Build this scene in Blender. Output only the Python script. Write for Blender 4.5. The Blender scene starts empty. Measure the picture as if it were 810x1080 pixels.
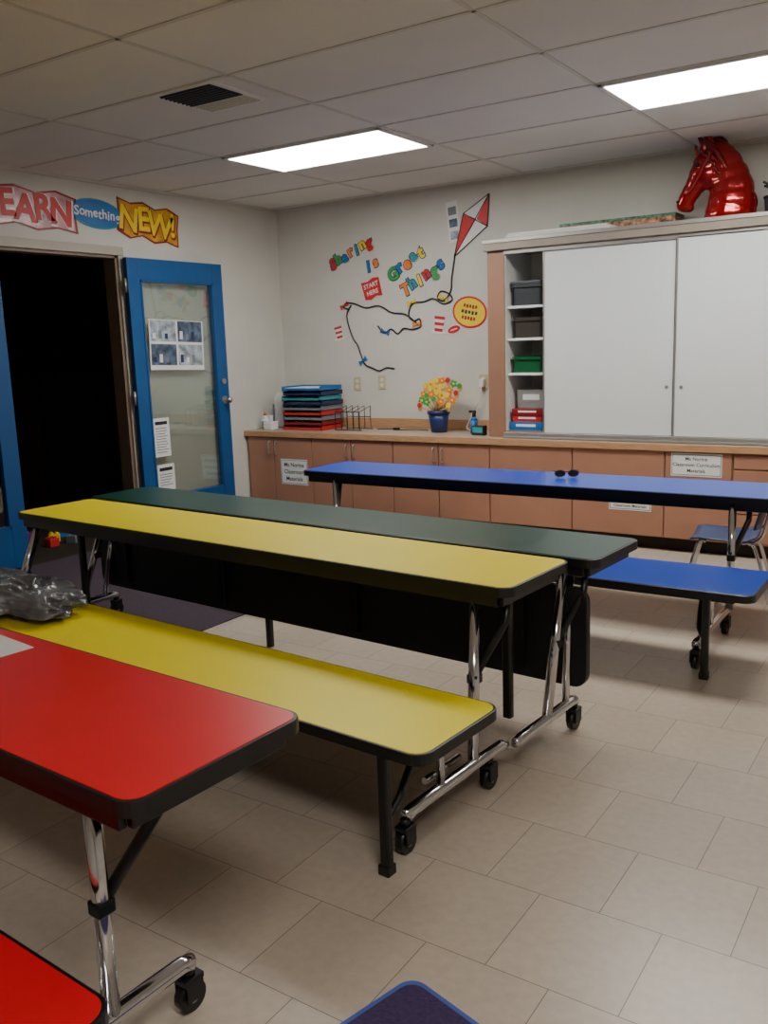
import bpy, bmesh, math, random
from mathutils import Vector, Matrix, noise
random.seed(7)
SC=bpy.context.scene; COL=bpy.context.collection
# ---------------------------------------------------------------- materials
def lin(c):
    return tuple(((v/255.)/12.92 if v/255.<=0.04045 else ((v/255.+0.055)/1.055)**2.4) for v in c)
MATS={}
def mat(name,rgb,rough=0.5,metal=0.0,var=0.08,scale=8.0,bump=0.0,bscale=60.,spec=0.5,coat=0.0,stretch=None):
    if name in MATS: return MATS[name]
    m=bpy.data.materials.new(name); m.use_nodes=True; nt=m.node_tree; N=nt.nodes; L=nt.links
    b=N['Principled BSDF']; c=lin(rgb)
    tc=N.new('ShaderNodeTexCoord'); nz=N.new('ShaderNodeTexNoise'); nz.inputs['Scale'].default_value=scale; nz.inputs['Detail'].default_value=4
    src=tc.outputs['Object']
    if stretch:
        mp=N.new('ShaderNodeMapping'); mp.inputs['Scale'].default_value=stretch; L.new(src,mp.inputs[0]); src=mp.outputs[0]
    L.new(src,nz.inputs['Vector'])
    r=N.new('ShaderNodeValToRGB'); r.color_ramp.elements[0].position=0.3; r.color_ramp.elements[1].position=0.7
    r.color_ramp.elements[0].color=(*[max(0,v*(1-var)) for v in c],1); r.color_ramp.elements[1].color=(*[min(1,v*(1+var)) for v in c],1)
    L.new(nz.outputs['Fac'],r.inputs[0]); L.new(r.outputs[0],b.inputs['Base Color'])
    b.inputs['Roughness'].default_value=rough; b.inputs['Metallic'].default_value=metal
    b.inputs['Specular IOR Level'].default_value=spec; b.inputs['Coat Weight'].default_value=coat
    if bump>0:
        n2=N.new('ShaderNodeTexNoise'); n2.inputs['Scale'].default_value=bscale; n2.inputs['Detail'].default_value=3; L.new(src,n2.inputs['Vector'])
        bp=N.new('ShaderNodeBump'); bp.inputs['Strength'].default_value=bump; bp.inputs['Distance'].default_value=0.004
        L.new(n2.outputs['Fac'],bp.inputs['Height']); L.new(bp.outputs[0],b.inputs['Normal'])
    MATS[name]=m; return m
def emis(name,rgb,s):
    m=bpy.data.materials.new(name); m.use_nodes=True; b=m.node_tree.nodes['Principled BSDF']
    b.inputs['Base Color'].default_value=(.9,.9,.9,1); b.inputs['Emission Color'].default_value=(*rgb,1); b.inputs['Emission Strength'].default_value=s
    return m
def floor_mat():
    m=bpy.data.materials.new('vinyl_tile'); m.use_nodes=True; N=m.node_tree.nodes; L=m.node_tree.links; b=N['Principled BSDF']
    tc=N.new('ShaderNodeTexCoord'); mp=N.new('ShaderNodeMapping'); mp.inputs['Location'].default_value=(0.832+.305*40,-0.065+.305*20,0)
    L.new(tc.outputs['Object'],mp.inputs[0])
    br=N.new('ShaderNodeTexBrick'); br.offset=.5; br.offset_frequency=2
    br.inputs['Scale'].default_value=1; br.inputs['Brick Width'].default_value=.305; br.inputs['Row Height'].default_value=.305
    br.inputs['Mortar Size'].default_value=.0012; br.inputs['Mortar Smooth'].default_value=.1
    br.inputs['Color1'].default_value=(*lin((199,183,166)),1); br.inputs['Color2'].default_value=(*lin((192,175,158)),1); br.inputs['Mortar'].default_value=(*lin((124,108,94)),1)
    L.new(mp.outputs[0],br.inputs['Vector'])
    nz=N.new('ShaderNodeTexNoise'); nz.inputs['Scale'].default_value=35; nz.inputs['Detail'].default_value=6; L.new(tc.outputs['Object'],nz.inputs['Vector'])
    n2=N.new('ShaderNodeTexNoise'); n2.inputs['Scale'].default_value=2.2; n2.inputs['Detail'].default_value=3; L.new(tc.outputs['Object'],n2.inputs['Vector'])
    r=N.new('ShaderNodeMapRange'); r.inputs['From Min'].default_value=.3; r.inputs['From Max'].default_value=.7; r.inputs['To Min'].default_value=.92; r.inputs['To Max'].default_value=1.05; L.new(nz.outputs['Fac'],r.inputs[0])
    r2=N.new('ShaderNodeMapRange'); r2.inputs['From Min'].default_value=.3; r2.inputs['From Max'].default_value=.7; r2.inputs['To Min'].default_value=.94; r2.inputs['To Max'].default_value=1.03; L.new(n2.outputs['Fac'],r2.inputs[0])
    mu=N.new('ShaderNodeMath'); mu.operation='MULTIPLY'; L.new(r.outputs[0],mu.inputs[0]); L.new(r2.outputs[0],mu.inputs[1])
    vm=N.new('ShaderNodeVectorMath'); vm.operation='SCALE'; L.new(br.outputs['Color'],vm.inputs[0]); L.new(mu.outputs[0],vm.inputs['Scale'])
    L.new(vm.outputs[0],b.inputs['Base Color']); b.inputs['Roughness'].default_value=.3
    bp=N.new('ShaderNodeBump'); bp.inputs['Strength'].default_value=.15; bp.inputs['Distance'].default_value=.002; bp.invert=True
    L.new(br.outputs['Fac'],bp.inputs['Height']); L.new(bp.outputs[0],b.inputs['Normal'])
    return m
def glass_mat():
    m=bpy.data.materials.new('door_glass'); m.use_nodes=True; N=m.node_tree.nodes; L=m.node_tree.links
    for n in list(N):
        if n.type=='BSDF_PRINCIPLED': N.remove(n)
    t=N.new('ShaderNodeBsdfTransparent'); t.inputs[0].default_value=(.86,.9,.88,1); g=N.new('ShaderNodeBsdfGlossy'); g.inputs['Roughness'].default_value=.03
    lw=N.new('ShaderNodeLayerWeight'); lw.inputs[0].default_value=.5; mr=N.new('ShaderNodeMapRange'); mr.inputs['To Min'].default_value=.05; mr.inputs['To Max'].default_value=.4
    mx=N.new('ShaderNodeMixShader'); L.new(lw.outputs['Facing'],mr.inputs[0])
    L.new(mr.outputs[0],mx.inputs[0]); L.new(t.outputs[0],mx.inputs[1]); L.new(g.outputs[0],mx.inputs[2]); L.new(mx.outputs[0],N['Material Output'].inputs[0])
    return m
M_wall=mat('wall_vinyl',(211,208,200),.7,var=.04,scale=3,bump=.2,bscale=140)
M_ceil=mat('ceiling_tile',(228,225,216),.9,var=.05,scale=1.3,bump=.3,bscale=180)
M_grid=mat('ceiling_grid_paint',(208,204,194),.5,var=.03)
M_floor=floor_mat(); M_glass=glass_mat()
M_carpet=mat('purple_carpet',(70,56,68),.95,var=.3,scale=120,bump=.6,bscale=300)
M_blueP=mat('blue_door_paint',(12,80,140),.4,var=.06)
M_trimP=mat('beige_door_trim',(180,170,156),.5,var=.04)
M_jamb=mat('brown_jamb',(130,110,94),.5)
M_dark=mat('dark_brown_and_unlit_room',(44,34,28),.8)  # adjoining room's darkness is put into this brown; kick and baseboard share it
M_darkwood=mat('dark_wood',(80,54,38),.6)
M_pink=mat('tan_laminate',(170,122,98),.42,var=.04,scale=6)
M_count=mat('counter_laminate',(172,152,134),.35,var=.12,scale=40)
M_wood=mat('wood_edge',(186,142,104),.45,var=.15,scale=14,stretch=(1,8,8))
M_wb=mat('whiteboard',(222,225,225),.15,var=.015,scale=2,coat=.4)
M_alu=mat('brushed_aluminium',(176,172,166),.35,metal=.7,var=.05,scale=20)
M_greyp=mat('grey_brown_laminate',(146,134,120),.5,var=.05)
M_chrome=mat('chrome',(215,215,220),.12,metal=1.0,var=.03)
M_black=mat('black_plastic',(20,20,22),.4,var=.2,scale=20)
M_blackm=mat('black_enamel',(18,18,20),.32,var=.2,scale=20)
M_under=mat('black_particle_board',(22,22,24),.5,var=.3,scale=40,bump=.3,bscale=50)
M_white=mat('white_paint',(228,228,224),.5,var=.03)
M_paper=mat('white_paper',(228,228,226),.7,var=.03)
M_ink=mat('black_ink',(30,30,34),.6)
M_red=mat('red_laminate',(222,20,34),.36,var=.04,scale=4,spec=.4)
M_yel=mat('yellow_laminate',(255,232,2),.42,var=.02,scale=5,spec=.3)
M_grn=mat('green_laminate',(8,64,54),.34,var=.06,scale=6)
M_blu=mat('blue_laminate',(12,62,172),.3,var=.05,scale=4)
P={'red':mat('poster_red',(206,40,44),.45),'yel':mat('poster_yellow',(244,208,36),.45),'blu':mat('poster_blue',(30,110,180),.45),
   'grn':mat('poster_green',(60,160,80),.45),'org':mat('poster_orange',(238,130,50),.45),'teal':mat('poster_teal',(50,150,160),.45),
   'pur':mat('poster_purple',(120,70,150),.45),'dred':mat('poster_dark_red',(140,24,30),.45),'navy':mat('poster_navy',(24,40,84),.4),'gry':mat('poster_grey',(120,128,136),.5)}
# ---------------------------------------------------------------- mesh builder
class MB:
    def __init__(s): s.bm=bmesh.new(); s.mats=[]
    def mi(s,m):
        if m not in s.mats: s.mats.append(m)
        return s.mats.index(m)
    def _merge(s,b2,m,smooth=False,M=None):
        if M is not None: bmesh.ops.transform(b2,matrix=M,verts=b2.verts)
        i=s.mi(m)
        for f in b2.faces: f.material_index=i; f.smooth=smooth
        me=bpy.data.meshes.new('tmp'); b2.to_mesh(me); b2.free(); s.bm.from_mesh(me); bpy.data.meshes.remove(me); return s
    def box(s,x0,x1,y0,y1,z0,z1,m,bev=0.0,M=None):
        b=bmesh.new(); bmesh.ops.create_cube(b,size=1)
        for v in b.verts: v.co=Vector(((x0+x1)/2+v.co.x*(x1-x0),(y0+y1)/2+v.co.y*(y1-y0),(z0+z1)/2+v.co.z*(z1-z0)))
        if bev>0: bmesh.ops.bevel(b,geom=list(b.edges),offset=bev,segments=2,affect='EDGES',profile=.5)
        return s._merge(b,m,False,M)
    def prism(s,pts,z0,z1,m,M=None,bev=0,smooth=False):
        b=bmesh.new(); vs=[b.verts.new((p[0],p[1],z0)) for p in pts]; f=b.faces.new(vs)
        r=bmesh.ops.extrude_face_region(b,geom=[f]); up=[v for v in r['geom'] if isinstance(v,bmesh.types.BMVert)]
        for v in up: v.co.z=z1
        bmesh.ops.recalc_face_normals(b,faces=b.faces)
        if bev>0:
            es=[e for e in b.edges if abs(e.verts[0].co.z-z1)<1e-6 and abs(e.verts[1].co.z-z1)<1e-6]
            bmesh.ops.bevel(b,geom=es,offset=bev,segments=2,affect='EDGES',profile=.5)
        return s._merge(b,m,smooth,M)
    def rrect(s,x0,x1,y0,y1,z0,z1,r,m,bev=0,M=None,n=6):
        return s.prism(rr(x0,x1,y0,y1,r,n),z0,z1,m,M,bev)
    def cyl(s,a,b_,r,m,r2=None,n=14):
        a=Vector(a); b_=Vector(b_); d=b_-a; h=d.length; b=bmesh.new()
        bmesh.ops.create_cone(b,cap_ends=True,segments=n,radius1=r,radius2=(r if r2 is None else r2),depth=h)
        M=Matrix.Translation((a+b_)/2)@d.to_track_quat('Z','Y').to_matrix().to_4x4()
        bmesh.ops.transform(b,matrix=M,verts=b.verts); i=s.mi(m)
        for f in b.faces: f.material_index=i; f.smooth=len(f.verts)==4
        me=bpy.data.meshes.new('tmp'); b.to_mesh(me); b.free(); s.bm.from_mesh(me); bpy.data.meshes.remove(me); return s
    def sph(s,c,r,m,sc=(1,1,1),n=14,rot=None):
        b=bmesh.new(); bmesh.ops.create_uvsphere(b,u_segments=n,v_segments=max(6,n//2+1),radius=r)
        M=Matrix.Translation(c)@(rot or Matrix.Identity(4))@Matrix.Diagonal((*sc,1)); return s._merge(b,m,True,M)
    def tube(s,pts,r,m,n=8,sub=4):
        pts=[Vector(p) for p in pts]
        if sub>1 and len(pts)>2:
            q=[]
            for i in range(len(pts)-1):
                p0=pts[max(i-1,0)];p1=pts[i];p2=pts[i+1];p3=pts[min(i+2,len(pts)-1)]
                for k in range(sub):
                    t=k/sub; q.append(.5*((2*p1)+(p2-p0)*t+(2*p0-5*p1+4*p2-p3)*t*t+(3*p1-p0-3*p2+p3)*t**3))
            q.append(pts[-1]); pts=q
        b=bmesh.new(); rings=[]; up=None
        for i,p in enumerate(pts):
            d=(pts[min(i+1,len(pts)-1)]-pts[max(i-1,0)]).normalized()
            if up is None: up=d.orthogonal().normalized()
            else: up=(up-d*up.dot(d)).normalized()
            w=d.cross(up); rings.append([b.verts.new(p+up*math.cos(2*math.pi*k/n)*r+w*math.sin(2*math.pi*k/n)*r) for k in range(n)])
        for i in range(len(rings)-1):
            for k in range(n): b.faces.new((rings[i][k],rings[i][(k+1)%n],rings[i+1][(k+1)%n],rings[i+1][k]))
        b.faces.new(rings[0][::-1]); b.faces.new(rings[-1]); bmesh.ops.recalc_face_normals(b,faces=b.faces)
        return s._merge(b,m,True)
    def poly(s,pts,m):
        b=bmesh.new(); b.faces.new([b.verts.new(p) for p in pts]); return s._merge(b,m)
    def text(s,body,size,M,m,ext=.0006,off=0.0,bold=True):
        c=bpy.data.curves.new('t','FONT'); c.body=body; c.size=size; c.extrude=ext; c.offset=off; c.align_x='CENTER'; c.align_y='CENTER'; c.resolution_u=3
        o=bpy.data.objects.new('t',c); COL.objects.link(o); bpy.context.view_layer.update()
        me=bpy.data.meshes.new_from_object(o.evaluated_get(bpy.context.evaluated_depsgraph_get()))
        me.transform(M); me.materials.clear()
        for p in me.polygons: p.material_index=0
        b=bmesh.new(); b.from_mesh(me); bpy.data.meshes.remove(me)
        bpy.data.objects.remove(o); bpy.data.curves.remove(c)
        return s._merge(b,m)
    def obj(s,name,parent=None,loc=(0,0,0),rotz=0,**kw):
        me=bpy.data.meshes.new(name); s.bm.to_mesh(me); s.bm.free()
        for m in s.mats: me.materials.append(m)
        o=bpy.data.objects.new(name,me); COL.objects.link(o); o.location=loc; o.rotation_euler=(0,0,rotz)
        if parent: o.parent=parent
        for k,v in kw.items(): o[k]=v
        return o
def rr(x0,x1,y0,y1,r,n=6):
    pts=[]
    for cx,cy,a in ((x1-r,y1-r,0),(x0+r,y1-r,90),(x0+r,y0+r,180),(x1-r,y0+r,270)):
        for k in range(n+1):
            t=math.radians(a+90*k/n); pts.append((cx+r*math.cos(t),cy+r*math.sin(t)))
    return pts
def thing(name,label,category,loc,rotz=0,group=None):
    e=bpy.data.objects.new(name,None); COL.objects.link(e); e.location=loc; e.rotation_euler=(0,0,rotz); e.empty_display_size=.1
    e['label']=label; e['category']=category
    if group: e['group']=group
    return e
def TL(o,label,category,group=None):
    o['label']=label; o['category']=category
    if group: o['group']=group
    return o
def FB(x,y,z,rot=0): # on plane facing -Y
    return Matrix.Translation((x,y,z))@Matrix(((1,0,0,0),(0,0,-1,0),(0,1,0,0),(0,0,0,1)))@Matrix.Rotation(math.radians(rot),4,'Z')
def FX(x,y,z,rot=0): # on plane facing +X, local x -> +Y
    return Matrix.Translation((x,y,z))@Matrix(((0,0,1,0),(1,0,0,0),(0,1,0,0),(0,0,0,1)))@Matrix.Rotation(math.radians(rot),4,'Z')
def ell(rx,ry,n=28): return [(rx*math.cos(2*math.pi*k/n),ry*math.sin(2*math.pi*k/n)) for k in range(n)]
# ---------------------------------------------------------------- room
XL=-5.19; XR=2.4; YB=6.25; YF=-2.2; H=2.55
K={'kind':'structure'}
MB().box(XL-.0,XR,YF,YB,-.1,0,M_floor).obj('floor',**K)
MB().box(XL-.12,XR+.12,YF-.12,YB+.12,H,H+.1,M_ceil).obj('ceiling',**K)
MB().box(XL-.12,XR+.12,YB,YB+.12,-.1,H,M_wall).obj('wall_back',**K)
MB().box(XR,XR+.12,YF,YB,-.1,H,M_wall).obj('wall_right',**K)
MB().box(XL-.12,XR+.12,YF-.12,YF,-.1,H,M_wall).obj('wall_front',**K)
DY0,DY1,DZ=2.55,4.46,2.06
MB().box(XL-.12,XL,YF,DY0,-.1,H,M_wall).box(XL-.12,XL,DY1,YB,-.1,H,M_wall).box(XL-.12,XL,DY0,DY1,DZ,H,M_wall).obj('wall_left',**K)
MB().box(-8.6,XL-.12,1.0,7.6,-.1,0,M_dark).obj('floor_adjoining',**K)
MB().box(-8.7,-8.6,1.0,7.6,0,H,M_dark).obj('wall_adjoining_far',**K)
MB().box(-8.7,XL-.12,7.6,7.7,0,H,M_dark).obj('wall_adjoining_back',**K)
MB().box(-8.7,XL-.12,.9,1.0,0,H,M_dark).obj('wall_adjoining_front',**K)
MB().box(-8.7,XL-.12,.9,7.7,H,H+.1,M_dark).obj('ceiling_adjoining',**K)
MB().box(XL,-3.15,.3,5.74,0,.006,M_carpet).obj('trim_1',**K)
MB().box(XL-.12,XL,DY0,DY1,-.1,.004,M_dark).obj('trim_4',**K)
g=MB(); w=.011
xs=[-4.04+1.205*k for k in range(0,6)]; ys=[6.17-.607*k for k in range(0,14)]
for x in xs: g.box(x-w,x+w,YF,YB,H-.004,H,M_grid)
for y in ys: g.box(XL,XR,y-w,y+w,H-.004,H,M_grid)
g.box(XL,XR,YB-.02,YB,H-.02,H,M_grid); g.box(XL,XL+.02,YF,YB,H-.02,H,M_grid)
g.obj('trim_2',**K)
t=MB(); t.box(XL,XL+.02,DY0-.06,DY1+.05,DZ,DZ+.06,M_trimP,.004).box(XL,XL+.02,DY1,DY1+.05,0,DZ,M_trimP,.004).box(XL,XL+.02,DY0-.06,DY0,0,DZ,M_trimP,.004)
t.box(XL-.12,XL,DY1-.02,DY1,0,DZ,M_jamb).box(XL-.12,XL,DY0,DY0+.02,0,DZ,M_jamb).box(XL-.12,XL,DY0,DY1,DZ-.02,DZ,M_jamb)
t.obj('trim_3',**K)
MB().box(XL,XL+.012,4.52,5.68,0,.1,M_dark,.002).obj('baseboard_left',**K)
def door(name,x,y0,y1):
    b=MB(); z0,z1=.012,2.045; th=.042; s=.11; zr=.28; zt=.15
    b.box(x,x+th,y0,y0+s,z0,z1,M_blueP,.003).box(x,x+th,y1-s,y1,z0,z1,M_blueP,.003)
    b.box(x,x+th,y0+s,y1-s,z0,zr,M_blueP,.003).box(x,x+th,y0+s,y1-s,z1-zt,z1,M_blueP,.003)
    for a in ((y0+s,y0+s+.015,zr,z1-zt),(y1-s-.015,y1-s,zr,z1-zt),(y0+s,y1-s,zr,zr+.015),(y0+s,y1-s,z1-zt-.015,z1-zt)):
        b.box(x-.004,x+th+.004,a[0],a[1],a[2],a[3],M_blueP)
    d=b.obj(name,**K)
    MB().box(x+.018,x+.024,y0+s,y1-s,zr,z1-zt,M_glass).obj('glass_pane',d)
    return d
d1=door('door_1',-5.15,4.475,5.435)
kb=MB(); kb.cyl((-5.108,5.375,.98),(-5.098,5.375,.98),.032,M_alu).cyl((-5.098,5.375,.98),(-5.07,5.375,.98),.012,M_alu).sph((-5.055,5.375,.98),.027,M_chrome)
kb.cyl((-5.108,5.375,1.13),(-5.095,5.375,1.13),.022,M_alu); kb.obj('door_knob',d1,label='silver door knob')
for z in (.25,1.05,1.85): MB().cyl((-5.13,4.468,z-.05),(-5.13,4.468,z+.05),.009,M_alu).obj('hinge',d1)
d2=door('door_2',-5.235,2.575,3.52)
def sheet(name,x,y0,y1,z0,z1,label,cat,fn=None,rot=0):
    b=MB(); cy,cz=(y0+y1)/2,(z0+z1)/2; wy,wz=(y1-y0)/2,(z1-z0)/2
    Mx=FX(0,0,0,rot)
    b.prism([(-wy,-wz),(wy,-wz),(wy,wz),(-wy,wz)],0,.0012,M_paper,Mx)
    if fn: fn(b,wy,wz,Mx)
    return TL(b.obj(name,loc=(x,cy,cz)),label,cat)
def rect(b,x0,x1,y0,y1,m,Mx,z=.0012,h=.0006): b.prism([(x0,y0),(x1,y0),(x1,y1),(x0,y1)],z,z+h,m,Mx)
M_ph1=mat('photo_blue_grey',(78,94,116),.4,var=.8,scale=16); M_ph2=mat('photo_pale',(160,170,180),.4,var=.6,scale=18)
def fcal(b,w,h,Mx):
    for i in range(2):
        for j in range(2):
            x0=-w+.012+i*(w-.003); y0=-h+.035+j*(h-.01)
            rect(b,x0,x0+w-.022,y0,y0+h-.03,(M_ph1,M_ph2)[(i+j)%2],Mx)
            for k in range(3): rect(b,x0+.02+k*.06,x0+.05+k*.06,y0+.02,y0+.06+.02*((k+i)%2),(P['navy'],M_paper,P['gry'])[(k+j)%3],Mx,.0018)
gx=-5.13+.0055
sheet('poster',gx+.002,4.64,5.19,1.24,1.61,'poster sheet with four blue-grey winter photos taped to door glass','poster',fcal,-2)
def flines(b,w,h,Mx):
    rect(b,-w+.02,w-.02,h-.05,h-.025,M_ink,Mx)
    y=h-.08; 
    while y>-h+.03:
        rect(b,-w+.02,w-.02-random.random()*.04,y,y+.006,P['gry'],Mx); y-=.02
sheet('notice_sheet',gx+.002,4.61,4.77,.60,.89,'white printed notice taped to the door glass','notice',flines)
sheet('notice_sheet',gx+.002,4.62,4.79,.34,.54,'white paper notice low on the door glass','notice',flines)
# ---------------------------------------------------------------- banner over the door
def banner(y0,y1,z0,z1,back,rim,txt,tm,size,label,pts=None,rot=0,shadow=None,fat=.03,jit=1,cover=.86):
    b=MB(); cy,cz=(y0+y1)/2,(z0+z1)/2; w,h=(y1-y0)/2,(z1-z0)/2; Mx=FX(0,0,0,rot)
    if pts is None: pts=rr(-w,w,-h,h,h*.5)
    else: pts=[(p[0]*w,p[1]*h) for p in pts]
    b.prism(pts,0,.002,rim,Mx); b.prism([(p[0]*.95,p[1]*.9) for p in pts],.002,.003,back,Mx)
    n=len(txt); wd=[{'i':.5,'!':.55,'t':.7,'m':1.4,'W':1.35,'N':1.1}.get(c,1.) for c in txt]; tot=sum(wd); xx=-w*cover
    for i,ch in enumerate(txt):
        aw=2*w*cover*wd[i]/tot; xc=xx+aw/2; xx+=aw; sg=jit*(1 if i%2 else -1)
        M1=Mx@Matrix.Translation((xc,.07*h*sg,0))@Matrix.Rotation(math.radians(4*sg),4,'Z')
        if shadow: b.text(ch,size*1.02,M1@Matrix.Translation((size*.03,-size*.03,.0042)),shadow,off=size*(fat+.03))
        b.text(ch,size,M1@Matrix.Translation((0,0,.006)),tm,off=size*fat)
    return TL(b.obj('banner_cutout',loc=(XL+.001,cy,cz)),label,'wall banner','lettered banner pieces above the doors')
wav=[(-1,-.7),(-.6,-1),(-.2,-.75),(.2,-1),(.6,-.8),(1,-.95),(.97,0),(1,.75),(.6,1),(.2,.78),(-.2,1),(-.6,.8),(-1,.95),(-.96,0)]
banner(3.36,4.15,2.18,2.45,mat('poster_pink',(206,150,156),.25,var=.4,scale=9),P['dred'],'LEARN',P['red'],.23,'red LEARN lettering on a pale glossy banner piece above door',wav,-1,M_white,.035)
banner(4.09,4.55,2.23,2.43,P['blu'],P['teal'],'Something',M_white,.088,'blue oval banner piece reading Something above the door',ell(1,1,28),-3,None,.02,.4)
banner(4.49,5.08,2.17,2.45,mat('poster_gold',(206,150,40),.4,var=.3,scale=12),P['dred'],'NEW!',P['yel'],.235,'gold banner piece with yellow NEW lettering above the door',wav,-5,P['dred'],.025,1,.9)
# ---------------------------------------------------------------- base cabinets
FRT=5.70
def pull(parent,x,z,horiz=False,y=FRT-.018):
    b=MB()
    if horiz: b.tube([(x-.05,y,z),(x-.045,y-.025,z),(x+.045,y-.025,z),(x+.05,y,z)],.005,M_alu,sub=3)
    else: b.tube([(x,y,z-.05),(x,y-.025,z-.045),(x,y-.025,z+.045),(x,y,z+.05)],.005,M_alu,sub=3)
    b.obj('handle',parent,label='brushed metal handle')
def basecab(x0,x1,doors,label,drawers=0):
    cx=(x0+x1)/2; e=thing('base_cabinet',label,'cabinet',(cx,FRT+.25,0),group='base cabinets under the worktop'); ly=-(FRT+.25)
    b=MB(); b.box(x0-cx+.001,x1-cx-.001,FRT+ly,6.245+ly,.09,.655,M_pink).box(x0-cx+.001,x1-cx-.001,FRT+.06+ly,6.245+ly,0,.09,M_dark); b.obj('cabinet_body',e)
    if drawers:
        zs=[.10,.28,.46,.555,.645]
        for i in range(len(zs)-1):
            d=MB().box(x0-cx+.008,x1-cx-.008,FRT-.018+ly,FRT+ly,zs[i]+.004,zs[i+1]-.004,M_pink,.003).obj('drawer',e)
            pull(d,0,(zs[i]+zs[i+1])/2,True,FRT-.018+ly)
    for i,(a,c,hs) in enumerate(doors):
        d=MB().box(a-cx+.004,c-cx-.004,FRT-.018+ly,FRT+ly,.095,.65,M_pink,.003).obj('door',e)
        if hs: pull(d,(c-.035 if hs>0 else a+.035)-cx,.565,False,FRT-.018+ly)
    return e
basecab(-5.18,-4.48,[(-5.16,-4.88,1),(-4.88,-4.48,-1)],'tan laminate base cabinet with two doors beside the wall corner')
basecab(-4.48,-3.70,[(-4.48,-4.09,1),(-4.09,-3.70,-1)],'tan laminate base cabinet with two doors and metal pulls')
basecab(-3.70,-2.88,[(-3.70,-3.30,1),(-3.30,-2.88,-1)],'tan laminate base cabinet with two doors under the planter pot')
basecab(-2.88,-1.64,[(-2.88,-2.26,0),(-2.26,-1.64,0)],'wide tan laminate base cabinet under the whiteboard cupboard')
basecab(-1.64,-1.23,[(-1.64,-1.23,0)],'narrow tan laminate base cabinet with a printed sign')
basecab(-1.23,-.55,[],'tan laminate drawer cabinet with four drawers',4)
basecab(-.55,.6,[(-.55,.02,1),(.02,.6,-1)],'tan laminate base cabinet beneath whiteboard cupboard end')
b=MB(); b.box(-5.185,.62,5.672,6.245,.657,.70,M_count).box(-5.185,.62,5.664,5.674,.655,.70,M_wood,.002)
TL(b.obj('worktop'),'long speckled brown laminate worktop with wood edge strip','worktop')
TL(MB().box(-5.185,-2.94,6.225,6.245,.701,.775,M_wood,.003).obj('backsplash'),'narrow tan wood backsplash strip behind the worktop','backsplash')
def sign(x0,x1,z0,z1,lines,label,ts,border=True):
    b=MB(); w,h=(x1-x0)/2,(z1-z0)/2; Mx=FB(0,0,0)
    b.prism([(-w,-h),(w,-h),(w,h),(-w,h)],0,.0012,M_paper,Mx)
    if border:
        for a in ((-w+.006,w-.006,h-.011,h-.008),(-w+.006,w-.006,-h+.008,-h+.011),(-w+.006,-w+.009,-h+.008,h-.008),(w-.009,w-.006,-h+.008,h-.008)): rect(b,*a,M_ink,Mx)
    n=len(lines)
    for i,l in enumerate(lines):
        b.text(l,ts,Mx@Matrix.Translation((0,(n-1)*ts*.6-i*ts*1.2,.0016)),M_ink,ext=.0003,off=ts*.012)
    return TL(b.obj('paper_sign',loc=((x0+x1)/2,FRT-.0195,(z0+z1)/2)),label,'sign')
sign(-4.81,-4.53,.265,.475,['Ms Norine','Classroom','Materials'],'white paper sign taped to a tan cabinet door',.048)
sign(-1.60,-1.29,.50,.645,['Ms Norine','Classroom Curriculum','Materials'],'white printed sign naming classroom curriculum materials on cabinet',.031,True)
sign(-2.0,-1.72,.255,.315,['Classroom Materials'],'small white label strip taped to wide cabinet',.026)
# ---------------------------------------------------------------- whiteboard cupboard
cx,cy=-1.2,6.0
e=thing('whiteboard_cupboard','tall tan cupboard with white sliding board doors and open shelf bay','cupboard',(cx,cy,.702))
def B(x0,x1,y0,y1,z0,z1,m,bev=0,b=None): return (b or MB()).box(x0-cx,x1-cx,y0-cy,y1-cy,z0-.702,z1-.702,m,bev)
YC=5.78; x0,x1=-2.93,.55
M_post=mat('brown_post',(152,112,90),.45,var=.05)
bd=B(x0,-2.80,YC,6.243,.702,2.0,M_post,.002); B(x1-.03,x1,YC,6.243,.702,2.0,M_post,0,bd); B(x0,x1,6.22,6.243,.702,2.0,M_white,0,bd)
B(-2.8,x1-.03,YC+.02,6.22,.702,.745,M_post,0,bd); B(-2.52,-2.50,YC+.06,6.22,.745,1.98,M_white,0,bd); B(-2.8,-2.795,YC+.01,6.22,.745,1.98,M_white,0,bd); bd.obj('cupboard_body',e)
tp=B(x0-.015,x1,YC-.03,6.243,1.985,2.055,M_greyp,.004); B(x0-.02,x1,YC-.036,YC-.02,2.035,2.06,M_alu,.002,tp); tp.obj('cornice',e)
tr=B(-2.80,x1,YC-.03,YC+.03,.702,.738,M_alu,.003); B(-2.80,x1,YC-.06,YC-.03,.7035,.712,M_alu,.001,tr); B(-2.8,x1,YC-.01,YC+.03,1.955,1.985,M_alu,.002,tr); tr.obj('sliding_track',e,label='aluminium sliding track and tray')
for z in (1.61,1.39,1.15):
    B(-2.795,-2.525,YC+.03,6.22,z-.018,z,M_white,.002).obj('shelf',e)
for i,(a,c,y) in enumerate(((-2.515,-1.60,YC+.004),(-1.625,-.70,YC-.010),(-.72,.52,YC+.004))):
    d=B(a,c,y,y+.01,.74,1.965,M_wb,.001)
    B(a,a+.012,y-.003,y+.012,.74,1.965,M_alu,.001,d); B(c-.012,c,y-.003,y+.012,.74,1.965,M_alu,.001,d)
    if i: B(a-.004,a,y+.0,y+.013,.74,1.965,M_ink,0,d)
    sb=d.obj('sliding_board',e,label='white glossy sliding board door')
    px_=(a+.05-cx if i else c-.07-cx)
    MB().cyl((px_,y-.003-cy,1.05-.702),(px_,y+.002-cy,1.05-.702),.012,M_alu).obj('finger_pull',sb)
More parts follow.
